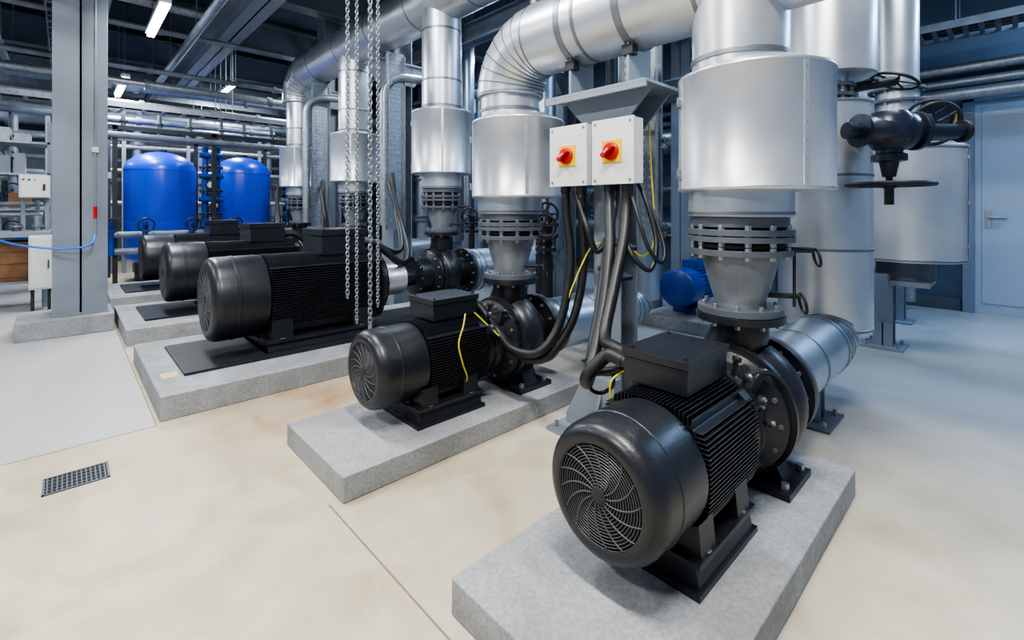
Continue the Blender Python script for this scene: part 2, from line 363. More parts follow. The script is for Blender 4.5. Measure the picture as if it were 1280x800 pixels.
# ------------------------------------------------------------------ risers
def riser(x,y,z0,zc,zf,zj0,zj1,zj2,R,rp,ztop,k=1.,off=0.):
    b=B('insulated_riser_pipe')
    b.flange((x,y,z0+.016),(0,0,1),.165*k,.028,CASTG,10,.010)
    b.rev([(z0+.03,.10*k),(z0+.05,.10*k),(zc-.02,.150*k),(zc,.150*k)],(x,y,0),(0,0,1),CONE,48)
    h=zf-zc
    for q,t,r in((.07,.024,.200),(.42,.022,.205),(.60,.024,.205)):
        b.rev([(-t/2,r*k),(t/2,r*k)],(x,y,zc+h*q),(0,0,1),CASTG,48)
    b.ring((x,y,zc+h*.25),(0,0,1),.17*k,.012,BLK2,40,8)
    b.rev([(zc,.15*k),(zc+h*.2,.165*k),(zc+h*.4,.16*k),(zf,.17*k)],(x,y,0),(0,0,1),BLK2,40)
    b.bolts((x,y,zc+h*.38),(0,0,1),.183*k,12,.009,h*.85,CASTG)
    b.bolts((x,y,zc+h*.06),(0,0,1),.183*k,12,.014,.05)
    b.bolts((x,y,zc+h*.52),(0,0,1),.183*k,12,.014,.085)
    b.rev([(zf-.045,.16*k),(zf-.04,.186*k),(zf,.186*k)],(x,y,0),(0,0,1),CASTG,56)
    b.rev([(zf,.195*k),(zf+.004,.203*k),(zj0+.01,.203*k)],(x,y,0),(0,0,1),ALU,56)
    b.rev([(zf+.01,.206*k),(zf+.022,.206*k)],(x,y,0),(0,0,1),SEAM,56)
    jx,jy=x+off*.7266,y-off*.687
    b.rev([(zj0,R*.96),(zj0,R),(zj0+.004,R+.003),(zj0+.014,R+.003),(zj0+.018,R),(zj1-.018,R),(zj1-.014,R+.003),(zj1-.004,R+.003),(zj1,R),(zj2,R*.66)],(jx,jy,0),(0,0,1),ALU,72)
    b.rev([(zj1,rp),(ztop,rp)],(x,y,0),(0,0,1),ALU,56)
    b.rev([(zj2+.01,rp+.001),(zj2+.012,rp+.006),(zj2+.03,rp+.006),(zj2+.032,rp+.001)],(x,y,0),(0,0,1),SEAM,56,False)
    z=zj2+.28
    while z<ztop-.3:
        b.rev([(z-.010,rp+.001),(z-.008,rp+.004),(z+.008,rp+.004),(z+.010,rp+.001)],(x,y,0),(0,0,1),SEAM,56,False);z+=.5
    ang=math.radians(133)
    cx,cy=math.cos(ang),math.sin(ang);Rm=Matrix.Rotation(ang,3,'Z')
    b.box((jx+cx*(R+.001),jy+cy*(R+.001),(zj0+zj1)/2),(.006,.03,zj1-zj0-.03),ALU,Rm)
    for i in range(9):
        zz=zj0+.04+(zj1-zj0-.08)*i/8;b.rev([(0,.004),(.003,.003)],(jx+cx*(R+.003),jy+cy*(R+.003),zz),(cx,cy,0),BOLT,8)
    for zz in(zj0+.06,zj1-.12):
        b.box((jx+cx*(R+.01),jy+cy*(R+.01),zz),(.016,.035,.018),SEAM,Rm);b.box((jx+cx*(R+.014),jy+cy*(R+.014),zz+.02),(.01,.012,.03),BOLT,Rm)
    # second lap seam with pop rivets
    ang=math.radians(236);cx,cy=math.cos(ang),math.sin(ang);Rm=Matrix.Rotation(ang,3,'Z')
    b.box((jx+cx*(R+.0005),jy+cy*(R+.0005),(zj0+zj1)/2),(.003,.022,zj1-zj0-.03),ALU,Rm)
    for i in range(7):
        zz=zj0+.04+(zj1-zj0-.08)*i/6;b.rev([(0,.0035),(.002,.002)],(jx+cx*(R+.002),jy+cy*(R+.002),zz),(cx,cy,0),SEAM,8)
    b.cyl((x+.05,y-.12*k,zc+.02),(x+.13,y-.24*k,zc+.02),.012,BLK2,10)
    b.ring((x+.14,y-.25*k,zc-.01),(.5,-.8,.2),.035,.006,BLK2,20,6)
    b.cyl((x+.03,y-.10*k,z0+.08),(x+.09,y-.2*k,z0+.08),.011,BLK2,10)
    b.ring((x+.10,y-.21*k,z0+.05),(.5,-.8,.2),.04,.006,BLK2,20,6)
    b.cyl((x+.06,y-.19*k,z0+.04),(x+.06,y-.19*k,zc+.03),.006,BLK2,8)
    return b.done(.0012)
riser(2.08,.795,.763,1.01,1.165,1.272,1.757,1.80,.296,.188,2.2,off=.055)
riser(2.065,2.20,.763,1.01,1.165,1.266,1.745,1.79,.290,.185,1.95,off=.05)
for y in(3.99,5.99,7.99): riser(2.79,y,.96,1.20,1.40,1.545,2.17,2.20,.30,.20,3.35 if y<7 else 3.0)
b=B('insulated_header_pipe')
duct(b,[(2.065,2.20,1.90),(2.065,2.20,2.20),(2.075,-2.2,2.20)],.208,.29,bands=.62,k=7)
b.done()
b=B('insulated_header_pipe')
duct(b,[(2.79,7.99,2.9),(2.79,7.99,3.35),(2.79,-2.2,3.35)],.26,.42,bands=.9)
b.done()
# ------------------------------------------------------------------ suction pipes
def suction(x0,x1,y,z,r):
    b=B('suction_pipe')
    duct(b,[(x0,y,z),(x1,y,z),(x1,y,z+.35)],r,.20,m=ALU2,k=5,bands=.42)
    for xx in(x0+.04,x0+.11): b.rev([(-.01,r+.006),(.01,r+.006)],(xx,y,z),(1,0,0),SEAM,40)
    xs=x0+.78
    b.bb(xs-.16,xs+.16,y-.13,y+.13,0,.014,CASTG)
    b.bb(xs-.05,xs+.05,y-.008,y+.008,.014,z-r+.03,GREYP);
    for s in(-1,1): b.bb(xs+s*.05-.006,xs+s*.05+.006,y-.06,y+.06,.014,z-r+.04,GREYP)
    for sx in(-1,1):
        for sy in(-1,1): b.cyl((xs+sx*.12,y+sy*.095,.014),(xs+sx*.12,y+sy*.095,.045),.013,BOLT,6)
    b.done(.0015)
suction(2.32,3.46,.795,.390,.170);suction(2.32,3.50,2.19,.397,.178)
for y in(3.99,5.99): suction(3.10,4.3,y,.54,.22)
b=B('insulated_vertical_pipe')
b.rev([(.46,.2),(.46,.256),(1.85,.256),(1.87,.15)],(3.53,.83,0),(0,0,1),ALU,72)
for z in(.47,.95,1.40,1.84): b.rev([(z-.008,.256),(z-.006,.260),(z+.006,.260),(z+.008,.256)],(3.53,.83,0),(0,0,1),SEAM,72,False)
b.cyl((3.53,.83,1.86),(3.53,.83,2.05),.13,ALU,40)
b.flange((3.53,.83,1.90),(0,0,1),.17,.02,CASTG,10);b.flange((3.53,.83,1.96),(0,0,1),.17,.02,CASTG,10)
b.rev([(2.02,.14),(2.03,.25),(3.0,.25),(3.02,.2),(4.6,.2)],(3.56,.81,0),(0,0,1),ALU,64)
b.done()
b=B('insulated_vertical_pipe')
b.rev([(.455,.16),(.455,.2),(1.9,.2),(1.92,.14),(4.6,.14)],(3.50,2.19,0),(0,0,1),ALU2,56);b.done()
for y in(3.99,5.99):
    b=B('insulated_vertical_pipe');b.rev([(.70,.2),(.70,.25),(2.0,.25),(2.02,.16),(4.6,.16)],(4.3,y,0),(0,0,1),ALU2,48);b.done()
b=B('insulated_valve_jacket')
cx,cy=5.22,.63
b.rev([(.768,.35),(.768,.40),(1.70,.40),(1.73,.35)],(cx,cy,0),(0,0,1),ALU,72)
for z in(.785,1.68): b.rev([(z-.01,.40),(z-.008,.404),(z+.008,.404),(z+.01,.40)],(cx,cy,0),(0,0,1),SEAM,72,False)
b.cyl((cx-.05,cy+.05,1.72),(cx-.05,cy+.05,4.6),.15,ALU,40)
for z in(2.1,2.2): b.flange((cx-.05,cy+.05,z),(0,0,1),.20,.02,CASTG,10)
a=math.radians(258);b.box((cx+.402*math.cos(a),cy+.402*math.sin(a),1.24),(.008,.03,.88),SEAM,Matrix.Rotation(a,3,'Z'))
for zz in(.9,1.24,1.6): b.box((cx+.41*math.cos(a),cy+.41*math.sin(a),zz),(.016,.04,.03),STEEL,Matrix.Rotation(a,3,'Z'))
b.cyl((cx,cy,.60),(cx,cy,.78),.2,CASTG,32)
b.bb(4.98,5.46,.45,.9,.56,.60,GREYP)
b.hbeam((5.19,.77,.02),(5.19,.77,.57),.14,.14,.012,GREYP,up=(1,0,0));b.bb(5.04,5.34,.62,.92,0,.02,GREYP)
b.prism([(5.12,.57),(5.12,.22),(4.86,.66),(4.98,.66)],'y',.70,.80,GREYP)
for sx in(-1,1):
    for sy in(-1,1): b.cyl((5.19+sx*.11,.77+sy*.11,.02),(5.19+sx*.11,.77+sy*.11,.05),.013,BOLT,6)
b.done(.0015)
b=B('insulated_vertical_pipe')
b.rev([(.55,.16),(4.6,.16)],(6.44,1.05,0),(0,0,1),ALU2,40)
for z in(1.2,1.9,2.6): b.flange((6.44,1.05,z),(0,0,1),.22,.03,CASTG,10)
b.hbeam((6.44,.85,.02),(6.44,.85,.57),.14,.14,.012,GREYP,up=(1,0,0));b.bb(6.3,6.58,.71,.99,0,.02,GREYP);b.bb(6.25,6.65,.75,1.2,.55,.58,GREYP)
b.done()
def handwheel(b,c,ax,R,r,m=BLK2):
    a,u,w=fr(ax);c=V(c);b.ring(c,ax,R,r,m,40,10)
    for i in range(5):
        th=2*pi*i/5;b.sweep([c,c-a*.0+(u*math.cos(th)+w*math.sin(th))*R],r*.7,m,8)
    b.rev([(-.02,R*.18),(.02,R*.18)],c,ax,m,16)
b=B('gate_valve')
x,y,z=3.25,.46,1.62
b.rev([(-.24,.045),(-.18,.045),(-.175,.09),(-.155,.09),(-.15,.055),(-.10,.075),(-.06,.10),(.04,.115),(.10,.10),(.13,.08),(.135,.105),(.16,.105),(.165,.042),(.42,.042)],(x,y,z),(.75,-.66,0),DKB,32)
b.rev([(-.10,.07),(-.05,.11),(.06,.11),(.10,.08)],(x,y,z),(0,0,1),DKB,28)
b.rev([(-.25,.03),(-.17,.045),(-.165,.08),(-.13,.08),(-.12,.06),(-.08,.06)],(x,y,z),(0,0,1),DKB,24)
b.cyl((x,y,z-.30),(x,y,z-.2),.016,BLK2,12);handwheel(b,(x,y,z-.29),(0,0,1),.19,.012)
b.cyl((x,y,z-.40),(x,y,z-.30),.022,BLK2,12)
b.cyl((3.42,.68,z),(x,y,z),.05,DKB,20)
b.rev([(.40,.06),(.42,.06)],(x,y,z),(.75,-.66,0),BLK2,24)
e=V((x,y,z))+V((.75,-.66,0)).normalized()*.42
b.cyl(tuple(e-V((.02,-.02,0))),(4.02,.36,1.72),.022,BLK2,12)
handwheel(b,(4.04,.34,1.74),(.75,.45,.35),.135,.012);handwheel(b,(4.16,.38,1.80),(.8,.2,.4),.12,.010)
b.cyl((4.02,.36,1.72),(4.17,.38,1.81),.02,BLK2,10)
b.done(.0015)
b=B('gate_valve');x,y,z=3.74,.50,1.99
b.cyl((3.57,.72,1.95),(x,y,z),.03,BLK2,12);handwheel(b,(x,y,z),(.2,-.3,.9),.12,.01);b.done()
# ------------------------------------------------------------------ switch stand
b=B('pipe_support_stand')
b.hbeam((2.16,1.47,.02),(2.16,1.47,1.66),.17,.16,.010,GREYP,up=(1,0,0))
b.bb(1.90,2.36,1.26,1.74,0,.02,GREYP)
b.prism([(1.36,.02),(1.70,.02),(1.70,.07),(1.57,.32),(1.39,.32),(1.36,.07)],'x',2.02,2.08,GREYP)
b.prism([(2.03,.02),(1.93,.02),(1.93,.05),(2.03,.26)],'y',1.46,1.475,GREYP)
for sx in(-1,1):
    for sy in(-1,1): b.cyl((2.13+sx*.19,1.50+sy*.20,.02),(2.13+sx*.19,1.50+sy*.20,.05),.012,BOLT,6)
b.prism([(1.36,1.62),(1.58,1.62),(1.74,1.79),(1.20,1.79)],'x',2.06,2.075,GREYP);b.prism([(1.36,1.62),(1.58,1.62),(1.74,1.79),(1.20,1.79)],'x',2.245,2.26,GREYP)
b.bb(1.94,2.30,1.16,1.78,1.79,1.805,GREYP);b.bb(1.94,1.955,1.16,1.78,1.765,1.79,GREYP)
for yy in(1.28,1.64):
    b.prism([(1.98,1.805),(2.18,1.805),(2.18,2.01),(1.98,2.05)],'y',yy-.008,yy+.008,GREYP)
    b.rev([(-.02,.210),(-.018,.216),(.018,.216),(.02,.210)],(2.07,yy,2.20),(0,1,0),SEAM,48,False)
    b.box((2.0,yy,1.97),(.05,.06,.05),BLK2)
b.bb(2.02,2.05,1.30,1.70,1.36,1.39,STEEL);b.bb(2.02,2.05,1.25,1.72,1.56,1.59,STEEL)
b.bb(2.05,2.09,1.40,1.54,1.35,1.60,STEEL)
b.done(.0015)
def swbox(y0,y1,z0,z1):
    b=B('rotary_isolator_switch')
    x0=1.93;b.bb(x0+.018,x0+.09,y0+.004,y1-.004,z0+.004,z1-.004,WHITE);b.bb(x0,x0+.016,y0,y1,z0,z1,WHITE)
    yc,zc=(y0+y1)/2,(z0+z1)/2+.0
    for sy in(-1,1):
        for sz in(-1,1): b.cyl((x0-.003,yc+sy*((y1-y0)/2-.02),zc+sz*((z1-z0)/2-.02)),(x0+.005,yc+sy*((y1-y0)/2-.02),zc+sz*((z1-z0)/2-.02)),.008,STEEL,12)
    b.bb(x0-.006,x0,yc-.055,yc+.055,zc-.055,zc+.055,YEL)
    b.rev([(.006,.043),(.020,.043),(.026,.036)],(x0,yc,zc),(-1,0,0),RED,24)
    b.box((x0-.038,yc,zc),(.03,.020,.080),RED,Matrix.Rotation(.9,3,'X'))
    b.box((x0-.054,yc,zc),(.003,.007,.03),WHITE,Matrix.Rotation(.9,3,'X'))
    for k in(.28,.72):
        yy=y0+(y1-y0)*k;b.cyl((x0+.05,yy,z0-.03),(x0+.05,yy,z0+.006),.028,BLK2,14);b.cyl((x0+.05,yy,z0-.06),(x0+.05,yy,z0-.03),.024,BLK2,14)
    b.bb(x0+.08,2.03,yc-.06,yc+.06,zc-.1,zc+.1,STEEL)
    b.done(.003)
swbox(1.215,1.455,1.317,1.637);swbox(1.49,1.74,1.317,1.637)
def cable(P,r,m=RUB,name='power_cable',n=12):
    b=B(name);b.sweep(catmull(P,10),r,m,n);return b.done()
cable([(1.73,2.25,.648),(1.80,2.20,.62),(1.80,2.02,.50),(1.76,1.86,.44),(1.80,1.70,.45),(1.90,1.64,.60),(1.975,1.63,.9),(1.985,1.665,1.15),(1.98,1.67,1.29)],.023)
cable([(1.73,2.29,.648),(1.84,2.24,.60),(1.84,2.05,.47),(1.80,1.88,.41),(1.84,1.70,.41),(1.95,1.60,.60),(2.02,1.575,.9),(2.0,1.57,1.15),(1.98,1.56,1.29)],.023)
cable([(1.98,1.60,1.29),(1.97,1.55,1.18),(1.96,1.50,1.08),(1.99,1.47,.98),(2.04,1.42,1.05)],.016)
cable([(1.50,.985,.637),(1.50,1.06,.64),(1.46,1.12,.56),(1.53,1.17,.52),(1.70,1.23,.72),(1.86,1.30,1.0),(1.96,1.37,1.2),(1.98,1.388,1.29)],.026)
cable([(1.58,.985,.637),(1.58,1.08,.65),(1.64,1.17,.67),(1.78,1.22,.85),(1.90,1.25,1.05),(1.97,1.28,1.2),(1.98,1.282,1.29)],.026)
cable([(1.56,.985,.60),(1.54,1.10,.56),(1.58,1.20,.56),(1.74,1.27,.78),(1.88,1.33,1.0),(1.99,1.36,1.22),(2.03,1.37,1.38)],.018)
cable([(1.98,1.30,1.25),(1.93,1.27,1.1),(1.90,1.20,.98),(1.95,1.14,.92),(2.02,1.15,1.05),(2.04,1.22,1.25),(2.07,1.30,1.36)],.012)
cable([(1.98,1.26,1.27),(1.95,1.20,1.15),(1.95,1.15,1.02),(1.99,1.11,.95),(2.04,1.12,1.02),(2.07,1.2,1.2)],.009)
cable([(1.52,.985,.64),(1.50,1.10,.60),(1.50,1.14,.50),(1.54,1.12,.47),(1.56,1.08,.5),(1.53,1.05,.56)],.008)
b=B('cable_clamp')
for (x,y,z) in((1.93,1.29,1.03),(1.86,1.27,.90)): b.box((x,y,z),(.09,.14,.02),BLK2,Matrix.Rotation(.3,3,'X'))
b.done(.002)
cable([(1.55,2.0,.64),(1.52,1.98,.58),(1.48,1.965,.50),(1.50,1.96,.40),(1.54,1.975,.32),(1.56,2.0,.28)],.004,YELW,'earth_wire',8)
cable([(1.66,2.06,.62),(1.78,1.96,.47),(1.78,1.78,.41),(1.87,1.66,.52),(1.95,1.60,.78),(2.02,1.54,.98),(2.06,1.50,1.02)],.004,YELW,'earth_wire',8)
cable([(1.53,.99,.60),(1.47,1.02,.56),(1.48,1.02,.48),(1.54,1.0,.45)],.004,YELW,'earth_wire',8)
cable([(2.25,1.33,1.75),(2.25,1.31,1.4),(2.23,1.28,1.05),(2.2,1.33,.95),(2.18,1.40,1.0)],.0045,YELW,'earth_wire',8)
# ------------------------------------------------------------------ perforated cable trays
def tray_v(x,y,z0,z1,w,name='perforated_cable_tray',ax='y'):
    b=B(name)
    def bx(a0,a1,d0,d1,zz0,zz1):
        if ax=='y': b.bb(x+d0,x+d1,y+a0,y+a1,zz0,zz1,STEEL)
        else: b.bb(x+a0,x+a1,y+d0,y+d1,zz0,zz1,STEEL)
    bx(-w/2,-w/2+.006,-.05,0,z0,z1);bx(w/2-.006,w/2,-.05,0,z0,z1)
    nc=6
    for i in range(nc+1):
        a=-w/2+w*i/nc;bx(a-.013,a+.013,-.003,0,z0,z1)
    z=z0
    while z<z1: bx(-w/2,w/2,-.0035,.0005,z,z+.03);z+=.05
    b.done()
tray_v(2.62,1.60,1.0,4.6,.26)
tray_v(2.83,5.0,.95,3.0,.22,ax='x');tray_v(2.72,6.95,.95,3.0,.25,ax='x')
for (x,y) in((3.0,5.25),(2.95,7.2),(4.9,4.2),(5.2,7.4),(6.4,3.2)):
    b=B('steel_column');b.hbeam((x,y,.02),(x,y,4.6),.28,.26,.014,GREYP,up=(1,0,0));b.bb(x-.2,x+.2,y-.2,y+.2,0,.02,GREYP)
    b.prism([(x-.16,2.7),(x+.16,2.7),(x+.34,2.95),(x-.34,2.95)],'y',y-.14,y+.14,GREYP)
    b.bb(x-.36,x+.36,y-.16,y+.16,2.95,2.97,GREYP);b.done(.002)
b=B('flexible_conduit')
P,_=fillet([(2.7,5.02,1.0),(2.7,5.02,2.75),(3.2,4.9,2.75)],.25,8);b.sweep(P,.05,STEEL,16)
P,_=fillet([(2.5,6.9,1.0),(2.5,6.9,2.8),(3.0,6.8,2.8)],.25,8);b.sweep(P,.05,STEEL,16)
b.done()
for y in(3.99,5.99,7.99):
    cable([(1.89,y-.08,.90),(2.02,y-.1,.88),(2.25,y-.1,.70),(2.45,y+.1,.75),(2.62,y+.5,1.0),(2.70,y+.9,1.5)],.032)
    cable([(1.89,y+.08,.90),(2.05,y+.08,.90),(2.3,y+.1,.78),(2.50,y+.3,.85),(2.66,y+.7,1.2),(2.74,y+.92,1.6)],.028)
# ------------------------------------------------------------------ hoist chains
cb=B('hoist_chain')
def chain(x,y,z0,z1,s=1.):
    L=.034*s;r=.0042*s;w=.011*s;n=int((z1-z0)/(L*.78))
    for i in range(n):
        z=z0+i*L*.78;P=[]
        for j in range(12):
            th=2*pi*j/12;a=math.cos(th)*w;c=math.sin(th)*w+(L/2-w)*(1 if math.sin(th)>=0 else -1)
            P.append(V((x+(a if i%2 else 0),y+(0 if i%2 else a),z+c)))
        m=12;k=6;vs=[];fs=[]
        for j,p in enumerate(P):
            T=(P[(j+1)%m]-P[j-1]).normalized();N=V((0,1,0)) if i%2 else V((1,0,0));M=T.cross(N)
            for q in range(k):
                th=2*pi*q/k;vs.append(p+(N*math.cos(th)+M*math.sin(th))*r)
        for j in range(m):
            for q in range(k):
                fs.append((j*k+q,j*k+(q+1)%k,((j+1)%m)*k+(q+1)%k,((j+1)%m)*k+q))
        cb.add(vs,fs,STEEL)
chain(1.36,3.02,.62,3.75,.95);chain(1.41,2.99,.45,3.75,.85);chain(1.49,2.96,.42,3.75,1.15);chain(1.53,2.93,.55,3.75,.85)
cb.cyl((1.49,2.96,.34),(1.49,2.96,.42),.014,STEEL,10)
cb.bb(1.28,1.62,2.88,3.08,3.74,3.95,GREYP)
cb.hbeam((1.45,2.98,3.92),(1.45,2.98,4.6),.1,.1,.01,GREYP,up=(1,0,0))
cb.done()
# ------------------------------------------------------------------ left steel column with base
b=B('concrete_plinth');b.bb(-.33,.36,6.08,6.75,0,.17,CONC);b.done(.008)
b=B('steel_column');b.hbeam((.115,6.42,.17),(.115,6.42,4.6),.40,.42,.02,GREYP,up=(0,1,0))
b.bb(-.10,.33,6.20,6.22,.17,.19,GREYP)
b.sweep([(.22,6.185,.95),(.22,6.185,3.4)],.010,GREYP,8)
b.bb(.195,.245,6.17,6.21,1.75,1.8,WHITE)
b.cyl((.22,6.185,1.10),(.22,6.185,1.22),.014,RED,10)
b.done(.002)
cable([(.22,6.185,.95),(.18,6.1,.85),(0,6.12,.82),(-.3,6.3,.86),(-.6,6.8,.95)],.010,BLUEH,'air_hose',8)
# ------------------------------------------------------------------ blue tanks
def tank(x,y,R,H):
    b=B('blue_pressure_tank')
    pr=[(.30,R*.7),(.34,R*.9),(.42,R)]
    pr+=[(H-.36,R)]
    for i in range(1,9):
        a=i/9*pi/2;pr.append((H-.36+math.sin(a)*.32,R*math.cos(a)))
    pr.append((H-.04,.08))
    b.rev(pr,(x,y,0),(0,0,1),BLUE,64)
    b.rev([(H-.05,.09),(H,.09)],(x,y,0),(0,0,1),BLK2,24)
    b.rev([(0,R*.72),(.32,R*.72)],(x,y,0),(0,0,1),BLK2,40)
    for zz in(.95,H-.37): b.rev([(zz,R+.001),(zz+.002,R+.004),(zz+.015,R+.004),(zz+.017,R+.001)],(x,y,0),(0,0,1),BLUE,64,False)
    b.done()
tank(1.20,10,.50,2.2);tank(2.44,10,.47,2.2)
b=B('filter_skid_frame')
for x in(.42,.55,1.83,3.05,3.7):
    for y in(9.25,10.75): b.bb(x-.03,x+.03,y-.03,y+.03,0,2.45,BLK2)
for z in(2.42,):
    for y in(9.25,10.75): b.bb(.38,3.74,y-.03,y+.03,z-.03,z+.03,BLK2)
for x in(1.75,1.93,3.1,3.3):
    b.sweep([(x,9.5,.4),(x,9.5,2.25)],.05,BLUED,14)
    for z in(.7,1.1,1.5,1.9): b.flange((x,9.5,z),(0,0,1),.09,.03,BLK2,8)
for z in(.9,1.35,1.75,2.1): b.sweep([(1.65,9.42,z),(2.0,9.42,z)],.045,BLUED,12);b.sweep([(2.95,9.42,z),(3.5,9.42,z)],.045,DST,12)
for z in(.55,.8,2.3): b.sweep([(.2,9.2,z),(3.8,9.2,z)],.05,DST,12)
for x in(.3,.65,1.1,1.5,1.95,2.3,2.75,3.2,3.6): b.sweep([(x,9.3,2.3),(x,9.3,2.75)],.03,DST,10);b.flange((x,9.3,2.52),(0,0,1),.06,.02,BLK2,6,.006)
for z in(1.0,1.5,2.0): b.sweep([(.45,9.25,z),(.45,10.7,z)],.03,BLUED,10)
for x in(.5,.9,1.5,1.8,2.1,2.8,3.1): b.sweep([(x,9.15,.5),(x,9.15,1.0)],.04,BLUED,10);b.ring((x,9.0,.95),(0,1,0),.1,.014,BLK2,20,6);b.cyl((x,9.0,.95),(x,9.15,.95),.014,BLK2,8)
for x,z in((1.8,1.6),(1.86,1.25),(3.2,1.7),(3.35,1.3),(.5,1.7)):
    b.rev([(0,.06),(.04,.06)],(x,9.38,z),(0,-1,0),BLK2,20);b.rev([(.041,.05),(.043,.05)],(x,9.38,z),(0,-1,0),WHITE,20)
b.done()
# ------------------------------------------------------------------ ceiling structure
b=B('ceiling_beam');b.hbeam((1.70,-2.4,3.75),(1.70,12.1,3.75),.28,.36,.02,GREYP);b.done()
for y in(3.3,6.9,9.3,11.6):
    b=B('ceiling_beam');b.hbeam((-5.9,y,4.25),(7.6,y,4.25),.24,.5,.02,BEAMP);b.done()
b=B('ceiling_beam');b.hbeam((-2.2,-2.4,3.9),(-2.2,12.1,3.9),.2,.3,.02,BEAMP);b.done()
b=B('ceiling_beam');b.hbeam((4.6,-2.4,3.9),(4.6,12.1,3.9),.2,.3,.02,BEAMP);b.done()
b=B('ceiling_pipework')
for (y,z,r,x0,x1) in((8.6,3.2,.04,-5,3.4),(8.9,3.05,.06,-5,3.4),(9.6,2.85,.06,-5,5),(10.4,3.3,.09,-5,5),(11.2,2.9,.05,-5,5),(12,3.1,.10,-5,5),(12.6,2.6,.06,-5,7),(7.6,3.5,.04,-5,2.4),(12.9,2.2,.05,-5,7),(13.2,1.8,.06,-5,7),(7.2,3.7,.06,-5,1.4),(10.0,2.65,.05,-5,3),(13.3,3.0,.14,-5,7)):
    b.sweep([(x0,y,z),(x1,y,z)],r,DST if r!=.06 else STEEL,12)
    for x in range(int(x0)+1,int(x1),2): b.cyl((x,y,z),(x,y,4.6),.008,DST,6)
    x=x0+.8
    while x<x1: b.rev([(-.03,r*1.35),(.03,r*1.35)],(x,y,z),(1,0,0),DST,12);x+=1.7
for (x,z,r) in((-.6,3.3,.04),(-.9,3.2,.05),(-1.4,3.1,.07),(.35,3.55,.04),(1.2,3.4,.05),(3.6,3.7,.06),(5.5,3.3,.08)):
    b.sweep([(x,4.2,z),(x,12.0,z)],r,DST,12)
    for y in range(5,12,2): b.cyl((x,y,z),(x,y,4.6),.008,DST,6)
b.done()
b=B('ventilation_duct')
b.bb(-5.5,7.0,12.2,12.75,3.45,3.95,STEEL)
x=-5
while x<7: b.bb(x-.02,x+.02,12.17,12.78,3.42,3.98,STEEL);x+=1.25
b.done()
def ladder(name,p0,p1,w,h=.08,step=.25,m=None):
    m=m or DST
    b=B(name);p0=V(p0);p1=V(p1);a=(p1-p0).normalized();sd=a.cross(V((0,0,1)));L=(p1-p0).length
    R=Matrix((sd,a,V((0,0,1)))).transposed();c=(p0+p1)/2
    for s in(-1,1): b.box(c+sd*s*w/2,(.012,L,h),m,R)
    t=step/2
    while t<L: b.box(p0+a*t-V((0,0,h*.3)),(w,.04,.015),m,R);t+=step
    t=.6
    while t<L:
        for s in(-1,1): b.cyl(p0+a*t+sd*s*(w/2+.02),V((*(p0+a*t+sd*s*(w/2+.02)).xy,4.6)),.006,m,6)
        t+=1.8
    for q in range(3): b.sweep([p0+sd*(q-1)*w*.25,p1+sd*(q-1)*w*.25],.02,RUB,8)
    b.done()
ladder('cable_ladder',(-4,9.0,2.7),(3.6,9.0,2.7),.4,m=STEEL)
ladder('cable_ladder',(6.9,-2,3.1),(6.9,12,3.1),.5,step=.12)
ladder('cable_ladder',(.0,5,3.45),(.0,12.0,3.45),.3)
ladder('cable_ladder',(6.0,-2,3.6),(6.0,12,3.6),.4,step=.12)
b=B('wall_pipework')
for z,r in((2.80,.06),(2.64,.05)):
    b.sweep([(7.45,-2.4,z),(7.45,9,z)],r,STEEL,16)
    for y in range(-2,9): b.bb(7.44,7.65,y-.02,y+.02,z-.01,z+.01,STEEL)
P,_=fillet([(7.3,-2.4,2.48),(7.3,.85,2.48),(7.3,.85,.1)],.15,6);b.sweep(P,.07,STEEL,16)
for z in(.5,1.3,2.1): b.bb(7.3,7.65,.83,.87,z-.02,z+.02,STEEL)
b.sweep([(7.55,.45,.74),(7.55,5,.74)],.018,YEL,10)
for y in range(1,5): b.bb(7.55,7.65,y-.01,y+.01,.73,.75,STEEL)
b.bb(7.5,7.65,.44,.48,1.7,2.3,mat('brass_yellow',(.45,.32,.08),.4,.3))
b.done()
b=B('concrete_plinth');b.bb(4.35,5.6,1.95,2.65,0,.12,CONC);b.done(.008)
b=B('blue_booster_pump')
b.rev([(0,.16),(.02,.19),(.24,.19),(.25,.17),(.62,.17),(.64,.19),(.70,.19),(.72,.10),(.86,.10)],(0,0,0),(1,0,0),BLUED,40)
for i in range(28):
    th=2*pi*i/28;b.box((.43,math.cos(th)*.178,math.sin(th)*.178),(.36,.02,.005),BLUED,Matrix.Rotation(th,3,'X'))
b.rev([(.84,.14),(.88,.19),(.98,.19),(1.02,.12)],(0,0,0),(1,0,0),BLUED,36);b.cyl((.93,0,0),(.93,0,.42),.07,BLUED,20);b.flange((.93,0,.42),(0,0,1),.13,.03,BLUED,8)
b.bb(.3,.5,-.09,.09,.16,.26,BLUED);b.bb(.22,.64,-.15,.15,-.28,-.22,BLUED)
for s in(-1,1): b.bb(.26,.60,s*.12-.02,s*.12+.02,-.24,-.1,BLUED)
b.bb(.86,1.0,-.12,.12,-.28,-.12,BLUED)
b.done(.002,(4.42,2.3,.40))
b=B('riser_pipe');b.rev([(.85,.1),(4.6,.1)],(5.35,2.3,0),(0,0,1),ALU2,32);
for z in(.86,1.3,1.36): b.flange((5.35,2.3,z),(0,0,1),.16,.03,CASTG,8)
b.done()
b=B('background_pipework')
